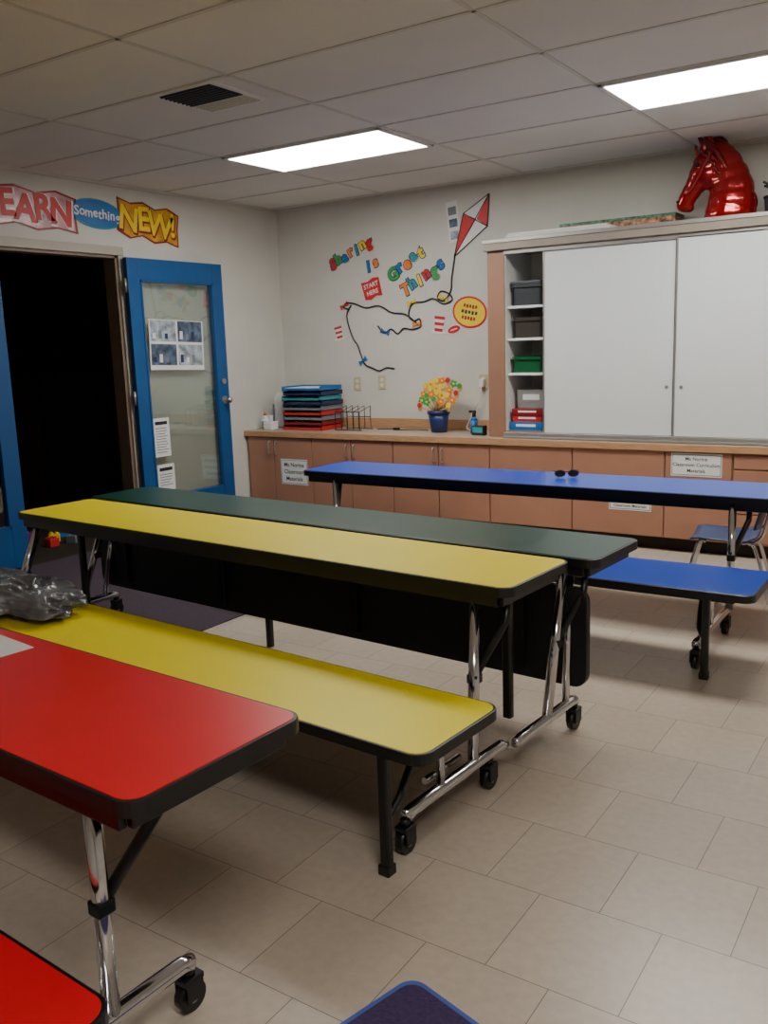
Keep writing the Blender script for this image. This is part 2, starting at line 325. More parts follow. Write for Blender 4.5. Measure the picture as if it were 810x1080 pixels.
def bin_(x,y,z,w,d,h,m,label,lid=None):
    e=thing('storage_bin',label,'bin',(x,y,z+.0005)); b=MB()
    b.prism(rr(-w/2+.012,w/2-.012,-d/2+.012,d/2-.012,.015),0,h*.88,m); b.prism(rr(-w/2,w/2,-d/2,d/2,.02),h*.82,h,m); b.obj('tub',e)
    if lid: MB().prism(rr(-w/2-.004,w/2+.004,-d/2-.004,d/2+.004,.02),h,h+.015,lid,None,.003).obj('lid',e)
M_dgrey=mat('dark_grey_plastic',(50,54,58),.4); M_gbin=mat('green_plastic',(10,84,48),.35)
bin_(-2.66,6.0,1.61,.23,.33,.15,M_dgrey,'dark grey storage bin with lid on cupboard shelf',mat('grey_lid',(74,78,84),.4))
bin_(-2.66,6.0,1.39,.22,.32,.14,mat('smoke_plastic',(60,54,50),.3),'smoky brown plastic bin on cupboard shelf')
bin_(-2.66,6.0,1.15,.23,.34,.11,M_gbin,'green plastic bin on cupboard shelf')
def carton(x0,x1,y0,y1,z,h,m,label,txt=None,name='game_box'):
    b=MB(); w=(x1-x0)/2; d=(y1-y0)/2
    b.box(-w,w,-d,d,0,h*.35,m,.001).box(-w-.002,w+.002,-d-.002,d+.002,h*.3,h,m,.001)
    b.box(-w*.6,w*.6,-d-.003,-d-.002,h*.45,h*.75,M_paper)
    return TL(b.obj(name,loc=((x0+x1)/2,(y0+y1)/2,z)),label,'box')
carton(-2.79,-2.54,5.83,6.15,.7455,.06,P['blu'],'flat blue game box at cupboard bottom')
carton(-2.77,-2.55,5.84,6.12,.8065,.045,P['red'],'flat red game box stacked on blue box','')
carton(-2.77,-2.54,5.83,6.13,.8525,.045,P['dred'],'dark red game box on top of stack','')
carton(-2.76,-2.55,5.90,6.14,.8985,.13,mat('pale_grey_carton',(140,140,138),.6),'pale grey cardboard carton above the game boxes')
ZT=2.058
M_wrap=mat('patterned_wrap',(170,120,95),.5,var=.95,scale=38)
b=MB(); b.box(-.39,.39,-.1,.1,0,.085,M_wrap,.004)
b.box(-.395,.395,-.103,.103,.07,.088,mat('wrap_edge',(70,120,96),.5,var=.9,scale=42),.002)
TL(b.obj('gift_wrapped_box',loc=(-2.1,6.12,ZT)),'long flat box wrapped in multicoloured patterned paper on cupboard','box')
b=MB()
for i in range(4): b.box(-.38+.01*i,.38-.012*i,-.1,.1,.009*i,.009*i+.0075,M_paper,.001)
TL(b.obj('poster_board_stack',loc=(-2.42,5.88,ZT)),'thin stack of white poster boards on top of cupboard','poster board')
b=MB(); b.cyl((0,0,0),(0,0,.1),.05,M_dgrey,.06).cyl((0,0,.1),(0,0,.115),.064,M_black)
for k in range(9):
    a=k*.7; b.tube([(0,0,.11),(.03*math.cos(a),.03*math.sin(a),.17),(.07*math.cos(a),.07*math.sin(a),.16+.02*(k%3))],.008,M_dgrey,n=6)
TL(b.obj('planter_pot',loc=(-1.11,5.98,ZT)),'small dark pot with drooping dark leaves on cupboard','planter')
# horse head
M_foil=mat('red_foil',(150,4,12),.16,metal=.5,var=.2,scale=7,bump=1.0,bscale=18,coat=.6)
eh=thing('horse_head','shiny red foil horse head with mane standing on the cupboard','balloon',(-1.445,5.96,ZT))
def blob(lst,vox,m,name,parent,sm=6):
    b=MB()
    for (x,y,z,r,sc,rt) in lst: b.sph((x,y,z),r,m,sc,18,Matrix.Rotation(math.radians(rt),4,'Y'))
    o=b.obj('tmp'); r=o.modifiers.new('r','REMESH'); r.mode='VOXEL'; r.voxel_size=vox; r.use_smooth_shade=True
    s=o.modifiers.new('s','SMOOTH'); s.iterations=sm; s.factor=.6
    bpy.context.view_layer.update()
    me=bpy.data.meshes.new_from_object(o.evaluated_get(bpy.context.evaluated_depsgraph_get())); bpy.data.objects.remove(o)
    bm=bmesh.new(); bm.from_mesh(me); g=bm.verts[:]+bm.edges[:]+bm.faces[:]
    res=bmesh.ops.bisect_plane(bm,geom=g,plane_co=(0,0,0.001),plane_no=(0,0,1),clear_inner=True)
    ed=[x for x in res['geom_cut'] if isinstance(x,bmesh.types.BMEdge)]
    if ed: bmesh.ops.holes_fill(bm,edges=ed,sides=0)
    bm.to_mesh(me); bm.free()
    for p in me.polygons: p.use_smooth=True
    me.materials.clear(); me.materials.append(m); o=bpy.data.objects.new(name,me); COL.objects.link(o); o.parent=parent; return o
L_=[(.08,0,.03,.15,(1,.8,1),0),(.09,0,.10,.145,(1,.78,1),0),(.09,0,.17,.135,(1,.72,1),0),(.07,0,.24,.125,(1,.68,1),0),(.04,0,.31,.115,(1,.65,1),0),(.005,0,.37,.10,(1,.65,1),0),
 (-.03,0,.39,.085,(1,.75,1),0),(-.06,0,.34,.088,(1,.8,1),0),(-.09,0,.285,.08,(1,.8,1),0),(-.12,0,.235,.068,(1,.8,1),0),(-.15,0,.19,.060,(1,.82,1),0),(-.175,0,.15,.056,(1,.85,1),0),(-.19,0,.118,.052,(1,.85,.9),0),
 (-.03,0,.28,.095,(1,.7,1),0),(-.05,.035,.28,.06,(1,.6,1),0),(-.05,-.035,.28,.06,(1,.6,1),0),(-.165,0,.095,.036,(1,.9,.8),0),(-.095,.05,.35,.024,(1,.7,.8),0),(-.095,-.05,.35,.024,(1,.7,.8),0),(-.2,.03,.135,.018,(1,.7,1),0),(-.2,-.03,.135,.018,(1,.7,1),0)]
blob(L_,.008,M_foil,'head_body',eh,3)
for sy in (-1,1):
    MB().cyl((-.03,sy*.04,.445),(-.065,sy*.05,.55),.03,M_foil,.003,12).obj('ear',eh)
    MB().sph((-.105,sy*.068,.335),.014,M_black).obj('eye',eh,label='small dark eye')
    MB().sph((-.226,sy*.03,.135),.009,M_black).obj('nostril',eh)
mn=[]
for k in range(13):
    t=k/12; x=-.05+.26*t**.75; z=.49-.42*t**1.25
    mn.append((x+.02*(k%2),0,z,.046,(1.4,.5,.55),30+45*t)); mn.append((x-.03,-.06,z-.03,.036,(1.8,.45,.42),65+20*t)); mn.append((x-.06,-.068,z-.075,.024,(1.9,.45,.42),80-20*(k%2)))
blob(mn,.0065,mat('red_foil_mane',(116,3,10),.2,metal=.5,var=.4,scale=14,coat=.5,bump=.9,bscale=28),'mane',eh,1)
MB().tube([(-.17,-.054,.17),(-.13,-.064,.2),(-.075,-.08,.29),(-.03,-.075,.38),(0,0,.475),(-.03,.075,.38),(-.075,.08,.29),(-.17,.054,.17)],.006,P['dred'],n=6).obj('bridle',eh)
# ---------------------------------------------------------------- wall decorations
YW=6.248
CY=['red','grn','blu','org','teal','yel']
def word(body,size,x,z,rot,label,k0=0,sp=.62):
    b=MB(); n=len(body); adv=size*sp
    for i,ch in enumerate(body):
        cxx=(i-(n-1)/2)*adv; dz=size*.07*(1 if i%2 else -1)
        Mx=FB(0,0,0,rot)@Matrix.Translation((cxx,dz,0))@Matrix.Rotation(math.radians(6*(1 if i%2 else -1)),4,'Z')
        b.text(ch,size,Mx@Matrix.Translation((0,0,.001)),P['navy'],off=size*.085,ext=.0008)
        b.text(ch,size,Mx@Matrix.Translation((0,0,.0028)),P[CY[(i+k0)%len(CY)]],off=size*.04,ext=.0008)
    return TL(b.obj('word_cutout',loc=(x,YW-.001,z)),label,'wall lettering','coloured word cutouts on the wall')
word('Sharing',.125,-4.42,2.13,22,'multicoloured letter cutout reading Sharing on the wall',0,.53)
word('Is',.12,-4.21,2.02,14,'small multicoloured letter cutout reading Is on wall',2)
word('Great',.135,-3.88,2.01,30,'multicoloured letter cutout reading Great on the wall',1,.56)
word('Things',.135,-3.73,1.89,27,'multicoloured letter cutout reading Things on the wall',3,.54)
b=MB(); Mx=FB(0,0,0,14)
b.prism([(-.085,-.07),(-.03,-.085),(.03,-.065),(.085,-.08),(.09,.07),(.03,.082),(-.03,.065),(-.09,.075)],0,.0015,P['red'],Mx)
b.text('START',.05,Mx@Matrix.Translation((0,.028,.002)),M_white,ext=.0004,off=.001); b.text('HERE',.05,Mx@Matrix.Translation((0,-.03,.002)),M_white,ext=.0004,off=.001)
TL(b.obj('flag_cutout',loc=(-4.22,YW-.001,1.83)),'red paper flag cutout reading START HERE on the wall','wall decoration')
ek=thing('paper_kite','red and white paper kite with black spars fixed to wall','kite',(-3.29,YW,2.2))
T=Vector((.15,0,.25)); Lf=Vector((-.07,0,.13)); Rt=Vector((.13,0,.02)); Bo=Vector((-.155,0,-.18)); C=Vector((.04,0,.08))
def tri3(a,b_,c,m): return MB().prism([(p.x,p.z) for p in (a,b_,c)],0,.003,m,FB(0,-.002,0))
for (a,c,m) in ((T,Lf,M_white),(T,Rt,P['red']),(Lf,Bo,P['red']),(Bo,Rt,M_white)): tri3(a,C,c,m).obj('kite_panel',ek)
o=MB(); up=Vector((0,-.006,0))
for p,q in ((T,Bo),(Lf,Rt),(T,Lf),(Lf,Bo),(Bo,Rt),(Rt,T)): o.cyl(p+up,q+up,.0035,M_black,n=6)
o.obj('spar',ek)
b=MB(); Mx=FB(0,0,0,6); b.prism([(-.05,-.15),(.05,-.15),(.05,.15),(-.05,.15)],0,.0015,M_paper,Mx)
for j in range(3): rect(b,-.035,.035,-.13+.09*j,-.07+.09*j,(M_ph2,M_ph1,P['gry'])[j],Mx,.0015)
TL(b.obj('photo_strip',loc=(-3.45,YW,2.28)),'narrow white sheet with three grey pictures beside kite','paper')
ys_=YW-.006
def W(p): return (p[0],ys_,p[1])
b=MB()
b.tube([W(p) for p in ((-3.44,2.02),(-3.47,1.86),(-3.48,1.77),(-3.54,1.70),(-3.60,1.72),(-3.57,1.77),(-3.50,1.75),(-3.47,1.70),(-3.55,1.675),(-3.64,1.72),(-3.72,1.70),(-3.83,1.69),(-3.87,1.60),(-3.82,1.555),(-3.77,1.57),(-3.76,1.51),(-3.84,1.49),(-3.92,1.50),(-3.98,1.46),(-4.04,1.50),(-4.11,1.47),(-4.17,1.53))],.006,M_black,n=6)
b.tube([W(p) for p in ((-3.79,1.53),(-3.90,1.61),(-4.03,1.63),(-4.15,1.69),(-4.28,1.68),(-4.38,1.715),(-4.47,1.73),(-4.51,1.70),(-4.46,1.68),(-4.43,1.71),(-4.48,1.62),(-4.43,1.45),(-4.38,1.38),(-4.35,1.30),(-4.31,1.22),(-4.24,1.19),(-4.17,1.165),(-4.10,1.19),(-4.02,1.18))],.006,M_black,n=6)
TL(b.obj('kite_string'),'thin black kite string looping across the wall','string')
def bow(x,z,m,rot=0):
    b=MB(); Mx=FB(0,0,0,rot); b.prism([(0,0),(-.04,.026),(-.046,-.02)],0,.002,m,Mx); b.prism([(0,0),(.046,.02),(.04,-.026)],0,.002,m,Mx); b.sph((0,-.003,0),.009,m,n=8)
    TL(b.obj('paper_bow',loc=(x,YW-.008,z)),'small paper bow tied on the kite string','bow','bows on the kite string')
bow(-3.84,1.70,P['yel'],20); bow(-3.55,1.72,P['yel'],-20); bow(-3.79,1.53,P['org'],10); bow(-4.50,1.71,P['red'],30); bow(-4.1,1.48,P['blu'],-15); bow(-4.33,1.25,P['blu'],40)
def hat(x,z,s,rot):
    b=MB(); Mx=FB(0,0,0,rot)@Matrix.Scale(s,4); b.prism(ell(.075,.02),0,.001,M_white,Mx)
    for i in range(5): 
        w0=.038+.003*i; w1=.038+.003*(i+1); y0=.005+i*.026
        b.prism([(-w0,y0),(w0,y0),(w1,y0+.026),(-w1,y0+.026)],.0012,.0022,(P['red'],M_white)[i%2],Mx)
    TL(b.obj('striped_hat_cutout',loc=(x,YW-.002,z)),'red and white striped paper hat cutout on wall','wall decoration','striped hat cutouts')
hat(-4.56,1.44,.75,12); hat(-3.60,1.46,.9,-8)
b=MB(); Mx=FB(0,0,0,-12); b.prism(ell(.15,.12),0,.001,P['red'],Mx); b.prism(ell(.135,.105),.001,.002,P['yel'],Mx)
for i in range(3):
    y=.045-.045*i; w=.07-.01*abs(i-1)
    for k in range(5): rect(b,-w+k*w*.42,-w+k*w*.42+w*.28,y-.012-(k%2)*.004,y+.012,(P['dred'],P['navy'])[i%2],Mx,.002)
TL(b.obj('oval_sign_cutout',loc=(-3.32,YW-.002,1.60)),'yellow oval cutout sign with red rim on wall','sign')
b=MB(); Mx=FB(0,0,0,15); b.prism(ell(.065,.035),0,.001,M_white,Mx); b.prism(ell(.057,.028),.001,.002,P['red'],Mx); rect(b,-.03,.03,-.004,.004,M_white,Mx,.002)
TL(b.obj('oval_sign_cutout',loc=(-3.46,YW-.002,1.475)),'small red oval cutout sign on the wall','sign')
def outlet(x,z):
    b=MB(); b.prism(rr(-.035,.035,-.057,.057,.006),0,.006,mat('ivory_plate',(200,186,150),.4),FB(0,0,0),.002)
    for s_ in (-.022,.022):
        b.prism(ell(.016,.014,16),.006,.008,M_white,FB(0,0,s_))
        for q in (-.006,.006): b.box(q-.001,q+.001,-.009,-.0079,s_-.005,s_+.005,M_ink)
    TL(b.obj('wall_outlet',loc=(x,YB-.001,z)),'ivory electrical wall outlet plate','outlet','wall outlets above the worktop')
outlet(-4.40,1.06); outlet(-4.15,1.07); outlet(-3.21,1.07)
# ---------------------------------------------------------------- worktop items
ZC=.7005
e=thing('glue_bottle','small white bottle with orange cap on the worktop','bottle',(-5.09,5.84,ZC))
b=MB(); b.cyl((0,0,0),(0,0,.09),.03,M_white).cyl((0,0,.09),(0,0,.115),.03,M_white,.014).cyl((0,0,.03),(0,0,.07),.0305,P['teal']); b.obj('bottle_body',e)
MB().cyl((0,0,.115),(0,0,.15),.013,P['org'],.006).obj('cap',e)
b=MB(); b.box(-.045,.045,-.045,.045,0,.07,M_white,.006); b.prism(ell(.02,.012,12),.07,.0705,M_ink); b.poly([(-.02,-.005,.07),(.02,0,.07),(.03,.004,.12),(-.015,-.01,.13)],M_paper)
TL(b.obj('tissue_box',loc=(-4.99,5.79,ZC)),'small white tissue box on the worktop','tissue box')
b=MB(); b.box(-.06,.06,-.1,.1,0,.01,P['gry']).box(-.06,-.054,-.1,.1,0,.2,P['gry']).box(.054,.06,-.1,.1,0,.2,P['gry']).box(-.06,.06,.094,.1,0,.24,P['gry'])
for i in range(7): b.box(-.045+.014*i,-.041+.014*i,-.09,.09,.01,.26+.02*(i%3),M_paper)
TL(b.obj('magazine_file',loc=(-5.045,6.06,ZC)),'grey upright file holder filled with white papers','file holder')
cols=['red','dred','gry','red','gry','navy','teal','navy','blu']
z=ZC
for i,c in enumerate(cols):
    b=MB(); m=P[c]; w,d,h=.20,.15,.036; dx=random.uniform(-.008,.008)
    b.box(-w,w,-d,d,0,.004,m).box(-w,-w+.005,-d,d,0,h,m).box(w-.005,w,-d,d,0,h,m).box(-w,w,d-.005,d,0,h,m).box(-w,w,-d,-d+.005,0,h*.6,m)
    b.box(-w-.006,-w+.003,-d,d,h-.004,h,m).box(w-.003,w+.006,-d,d,h-.004,h,m)
    b.box(-w+.02,w-.03,-d+.02,d-.02,.005,.012+.006*(i%3),M_paper)
    TL(b.obj('paper_tray',loc=(-4.68+dx,5.98,z)),{'red':'red plastic paper tray in a stack','dred':'dark red plastic paper tray in a stack','gry':'grey plastic paper tray in a stack','navy':'navy plastic paper tray in a stack','teal':'teal plastic paper tray in a stack','blu':'blue plastic paper tray topping the stack'}[c],'paper tray','stacked paper trays on the worktop')
    z+=.0405
b=MB(); r=.0035
for i in range(5):
    x=-.13+.06*i
    b.tube([(x,-.08,.004),(x,-.08,.15),(x,.08,.19),(x,.08,.004)],r,M_black,sub=1,n=6)
for y in (-.08,.08):
    b.cyl((-.14,y,.004),(.13,y,.004),r,M_black,n=6)
b.cyl((-.13,-.08,.15),(.11,-.08,.15),r,M_black,n=6).cyl((-.13,.08,.1),(.11,.08,.1),r,M_black,n=6)
TL(b.obj('wire_file_rack',loc=(-4.26,5.98,ZC)),'black wire desk file rack on the worktop','file rack')
b=MB(); b.tube([(-.22,0,.004),(-.1,.03,.004),(0,-.02,.004),(.12,.02,.004),(.26,.0,.004)],.004,M_black,n=6); b.box(-.05,.0,-.03,.0,0,.02,M_black,.003)
TL(b.obj('black_cable',loc=(-3.86,6.05,ZC)),'short black power cable lying on the worktop','cable')
PX,PY=-3.46,5.98
ep=thing('planter_pot','dark blue plastic pot holding colourful craft flowers','pot',(PX,PY,ZC))
M_bpot=mat('blue_pot',(24,44,100),.35)
MB().cyl((0,0,0),(0,0,.15),.06,M_bpot,.082,24).obj('pot_body',ep); MB().cyl((0,0,.14),(0,0,.165),.088,M_bpot,.09,24).obj('rim',ep)
st=mat('craft_stick',(214,170,110),.6)
stems=[]
for row,(n_,yy,hh0) in enumerate(((7,.06,.385),(6,.025,.335),(7,-.015,.29),(5,-.055,.245))):
    for k in range(n_):
        u=(k-(n_-1)/2)/((n_-1)/2); stems.append((u*.056*(1-.1*row),yy,u*(.15-.008*row),hh0-.05*u*u))
for i,(x,y,hx,hh) in enumerate(stems):
    c=P[['yel','org','grn','yel','red','org','yel','grn'][(i*3)%8]]
    b=MB(); top=Vector((hx-x,y*.15,hh-.165)); b.cyl((0,0,0),top,.005,st,n=6)
    if i%2:
        pet=[]
        for k in range(20):
            rr_=.032*(1 if k%4 in(0,1) else .75); pet.append((rr_*math.cos(k*math.pi/10),rr_*math.sin(k*math.pi/10)))
        b.prism(pet,0,.006,c,Matrix.Translation(top)@FB(0,-.002,0,i*20)); b.sph(top+Vector((0,-.009,0)),.010,P['yel'] if c!=P['yel'] else P['org'],n=8)
        TL(b.obj('craft_flower',loc=(PX+x,PY+y,ZC+.167)),'paper craft flower on a wooden stick in pot','craft flower','craft flowers in the blue pot')
    else:
        b.sph(top,.023,st,(1,.3,1.6),12)
        b.prism(ell(.020,.020,14),.0,.004,c,Matrix.Translation(top+Vector((0,-.007,.012)))@FB(0,0,0))
        TL(b.obj('wooden_spoon',loc=(PX+x,PY+y,ZC+.167)),'wooden craft spoon with coloured face in pot','spoon','wooden craft spoons in the blue pot')
b=MB(); b.box(-.02,.02,-.035,0,-.03,.03,M_white,.004); b.tube([(0,-.03,-.03),(-.01,-.05,-.12),(-.06,-.06,-.22),(-.09,-.08,-.30),(-.07,-.14,-.34),(0,-.16,-.352),(.08,-.14,-.355)],.004,M_white,n=6)
TL(b.obj('phone_charger',loc=(-3.21,YB-.008,1.06)),'white plug charger with cord hanging from the outlet','charger')
e=thing('spray_bottle','small blue bottle with dark cap on the worktop','bottle',(-3.14,5.95,ZC))
MB().cyl((0,0,0),(0,0,.10),.028,P['blu']).cyl((0,0,.10),(0,0,.125),.028,P['blu'],.012).obj('bottle_body',e); MB().cyl((0,0,.125),(0,0,.165),.014,M_ink).box(-.04,.015,-.008,.008,.155,.172,M_ink,.002).obj('cap',e)
b=MB(); b.box(-.05,.05,-.03,.03,0,.07,M_ink,.006).box(-.04,.04,-.032,-.03,.02,.06,P['teal'])
TL(b.obj('desk_clock',loc=(-3.05,5.86,ZC)),'small dark desk clock with teal face on worktop','clock')
# ---------------------------------------------------------------- tables
def caster(parent,x,y,ang=0):
    e=MB(); e.cyl((x,y,.078),(x,y,.10),.014,M_black); e.box(x-.02,x+.02,y-.026,y+.026,.068,.082,M_black,.003)
    e.box(x-.02,x-.016,y-.022,y+.022,.03,.075,M_black).box(x+.016,x+.02,y-.022,y+.022,.03,.075,M_black)
    c=e.obj('caster',parent,label='black swivel caster')
    MB().cyl((x-.012,y,.034),(x+.012,y,.034),.034,M_black,n=20).cyl((x-.0135,y,.034),(x+.0135,y,.034),.014,M_alu,n=12).obj('wheel',c)
def slab(parent,x0,x1,y0,y1,zt,r,m,pre):
    MB().rrect(x0+.008,x1-.008,y0+.008,y1-.008,zt-.004,zt,r-.006,m,.0012).obj(pre,parent)
    MB().rrect(x0,x1,y0,y1,zt-.032,zt-.0015,r,M_black,.003).obj('edge_band',parent,label='black moulded edge band')
def table(label,c,ang,Ln,hw,m,bench=None,rail=(-.69,-.2),post=(-.17,-.17),xi=.15,xt=.0,second=None,cast=None,ZB=.37,ZTP=.64,bx=(0,0),legdx=.05):
    e=thing('cafeteria_table',label,'table',(c[0],c[1],0),math.radians(ang)); h=Ln/2
    slab(e,-h,h,-hw,hw,ZTP,.045,m,'tabletop')
    f=MB()
    for y in (-hw+.012,hw-.03): f.box(-h+.05,h-.05,y,y+.018,ZTP-.068,ZTP-.03,M_blackm,.003)
    for x in (-h+.035,h-.053): f.box(x,x+.018,-hw+.03,hw-.03,ZTP-.068,ZTP-.03,M_blackm,.003)
    f.box(-h+.08,h-.08,-.03,.03,ZTP-.06,ZTP-.03,M_blackm,.003); f.obj('apron',e,label='black metal under-frame')
    if bench:
        slab(e,-h+bx[0],h+bx[1],bench[0],bench[1],ZB,.05,m,'bench_seat')
        f=MB()
        for y in (bench[0]+.04,bench[1]-.058): f.box(-h+.08,h-.08,y,y+.018,ZB-.05,ZB-.03,M_blackm,.002)
        f.obj('bench_rail',e,label='black metal rail under the bench')
    for s in (-1,1):
        xf=s*(h-xi); xp=xf-s*xt; pb,pt=post
        MB().cyl((xf,pb,.10),(xp,pt,ZTP-.035),.0175,M_chrome,n=18).obj('leg',e,label='chrome tube leg')
        if second: MB().cyl((xf,second[0],.10),(xf-s*.03,second[1],ZTP-.035),.014,M_chrome,n=16).obj('leg',e,label='chrome tube leg')
        MB().tube([(xf,rail[0],.1),(xf,rail[0]+.02,.112),(xf,(rail[0]+rail[1])/2,.112),(xf,rail[1]-.02,.112),(xf,rail[1],.1)],.019,M_chrome,n=14,sub=2).obj('base_rail',e,label='chrome base rail')
        for y in (cast or rail): caster(e,xf,y)
        k=.55; jx=xf+(xp-xf)*k; jy=pb+(pt-pb)*k
        b=MB(); b.tube([(jx,jy,.35),(jx+s*.05,jy+.11,.51),(jx+s*.05,jy+.125,ZTP-.05)],.013,M_blackm,sub=1)
        b.box(jx-.016,jx+.02,jy-.02,jy+.02,.335,.365,M_blackm,.004); b.obj('folding_brace',e,label='black folding brace')
        if bench:
            b0,b1=bench; xl=xf+s*legdx; bl=MB(); bl.rrect(xl-.015,xl+.015,b0+.004,b0+.032,.0,ZB-.03,.008,M_blackm); bl.box(xl-.018,xl+.018,b0+.0,b0+.036,0,.03,M_black,.004)
            bl.obj('bench_leg',e,label='black steel bench leg')
            MB().cyl((xf,b1-.09,.112),(xf,b1-.09,ZB-.03),.013,M_chrome,n=16).obj('bench_post',e,label='chrome bench post')
            MB().tube([(xl,b0+.03,.16),(xf+s*.02,b0+.08,.19),(xf,b0+.2,.30),(xf,b0+.23,ZB-.035)],.011,M_blackm,sub=2).obj('bench_brace',e,label='black bench brace')
            MB().cyl((xf-s*.05,b1-.10,.125),(xf-s*.05,pb,.125),.011,M_chrome,n=12).obj('stretcher',e,label='chrome stretcher bar')
    return e,h
table('long yellow cafeteria table with attached yellow bench on casters',(-2.477,2.667),-4.07,2.72,.215,M_yel,(-.82,-.425),(-.68,-.16),(-.34,-.175),.055,xt=.09,cast=(-.69,-.25),bx=(0,.10),legdx=.02)
eg,h=table('long dark green cafeteria table with bench folded down under it',(-2.443,3.105),-4.07,2.86,.198,M_grn,None,(-.56,-.15),(-.36,-.175),.10,xt=.03,second=(-.22,-.12),cast=(-.15,))
MB().prism(rr(-h+.02,h-.045,.165,.525,.05),0,.028,M_under,FB(0,-.14,0),.003).obj('folded_bench',eg,label='black underside of the folded-down bench')
for x in (-h+.25,-.45,.35,h-.3): MB().box(x-.02,x+.02,-.188,-.168,.2,.57,M_blackm,.003).obj('bench_hanger',eg,label='black steel hanger strap')
for s in (-1,1): MB().rrect(s*(h-.22)-.016,s*(h-.22)+.016,-.42,-.39,.11,.55,.008,M_blackm).obj('folded_leg',eg,label='black folded bench leg')
MB().rrect(-.262,-.232,-.10,-.07,.0,.2,.008,M_blackm).obj('centre_leg',eg,label='black steel centre leg')
table('long red cafeteria table with attached red bench on casters',(-2.453,1.18),-3.0,2.70,.222,M_red,(-.66,-.32),(-.5,.03),(-.16,-.16),.20,bx=(0,.07))
table('long blue cafeteria table with attached blue bench near cabinets',(-2.045,4.455),0,2.75,.235,M_blu,(-.91,-.47),(-.79,-.27),(-.21,-.21),.24,legdx=.06)
# items on tables
b=MB()
for s in (-1,1):
    b.tube([(s*.035+.028*math.cos(a),0,.022+.018*math.sin(a)) for a in [k*math.pi/5 for k in range(11)]],.003,M_darkwood,n=6,sub=1)
    b.prism([(s*.035+.026*math.cos(a),.022+.016*math.sin(a)) for a in [k*math.pi/6 for k in range(12)]],-.001,.001,M_black,FB(0,0,0))
    b.tube([(s*.062,0,.03),(s*.064,.06,.03),(s*.03,.11,.012)],.003,M_darkwood,n=6)
b.tube([(-.01,0,.028),(0,0,.032),(.01,0,.028)],.003,M_darkwood,n=6)
TL(b.obj('sunglasses',loc=(-1.82,4.50,.642),rotz=.5),'dark sunglasses with brown frame lying on blue table','sunglasses')
b=MB(); b.prism([(-.14,-.105),(.14,-.105),(.14,.105),(-.14,.105)],0,.0015,M_paper); TL(b.obj('paper_sheet',loc=(-2.12,1.23,.6415),rotz=-.12),'white sheet of paper lying on the red table','paper')
M_bag=mat('grey_plastic_bag',(98,97,100),.2,var=.85,scale=6,coat=.5,bump=.35,bscale=26)
b=bmesh.new(); bmesh.ops.create_icosphere(b,subdivisions=6,radius=1)
for v in b.verts:
    p=v.co.copy(); q=Vector((p.x*2.2,p.y*1.6,p.z*1.2)); n1=noise.noise(q*1.3); r1=abs(noise.noise(q*2.2+Vector((5,2,1)))); r2=abs(noise.noise(q*5+Vector((1,9,3))))
    k=1+.25*n1-.16*r1-.07*r2
    z=p.z*k; x=p.x*k*.46; y=p.y*k*.20
    v.co=Vector((x,y,(z*.10 if z>0 else z*.03)+.032))
zm=min(v.co.z for v in b.verts)
for v in b.verts: v.co.z-=zm
for f in b.faces: f.smooth=True
me=bpy.data.meshes.new('plastic_bag'); b.to_mesh(me); b.free(); me.materials.append(M_bag)
o=bpy.data.objects.new('plastic_bag',me); COL.objects.link(o); o.location=(-3.31,2.10,.3715); o.rotation_euler=(0,0,math.radians(-4)); TL(o,'crumpled grey plastic bag of clothes lying on the bench','bag')
# ---------------------------------------------------------------- chair
ec=thing('classroom_chair','small blue plastic classroom chair with chrome legs by the table','chair',(-1.07,4.91,0),math.radians(8))
def shell(prof,hw,th,m,curve):
    b=bmesh.new(); n=len(prof); W=8; vs=[]
    for i,(x,z,wf) in enumerate(prof):
        row=[]
        for k in range(W+1):
            u=k/W*2-1; c=curve(i/(n-1),u); row.append(b.verts.new((x+c[0],u*hw*wf,z+c[1])))
        vs.append(row)
    for i in range(n-1):
        for k in range(W): b.faces.new((vs[i][k],vs[i][k+1],vs[i+1][k+1],vs[i+1][k]))
    bmesh.ops.recalc_face_normals(b,faces=b.faces); bmesh.ops.solidify(b,geom=b.faces[:],thickness=th)
    o=MB(); o._merge(b,m,True); return o
M_chb=mat('blue_chair_plastic',(36,62,104),.35)
seat=[(-.18,.295,.82),(-.175,.31,.95),(-.13,.318,1),(-.05,.312,1),(.03,.307,1),(.10,.312,1),(.14,.328,.98),(.155,.345,.95)]
shell(seat,.18,.008,M_chb,lambda t,u:(0,.012*u*u)).obj('seat',ec)
back=[(.165,.37,.75),(.175,.41,.95),(.19,.47,1),(.205,.53,1),(.22,.58,.95),(.225,.60,.8)]
shell(back,.18,.008,M_chb,lambda t,u:(-.03*u*u,0)).obj('backrest',ec)
for sy in (-1,1):
    MB().tube([(-.21,sy*.19,.0),(-.14,sy*.14,.28),(-.10,sy*.13,.30)],.0095,M_chrome,sub=4).obj('leg',ec,label='chrome tube leg')
    MB().tube([(.22,sy*.19,.0),(.14,sy*.14,.28),(.08,sy*.13,.298)],.0095,M_chrome,sub=4).obj('leg',ec,label='chrome tube leg')
    MB().tube([(.11,sy*.13,.295),(.17,sy*.15,.34),(.195,sy*.14,.44),(.21,sy*.13,.50)],.008,M_chrome,sub=4).obj('back_support',ec,label='chrome back support tube')
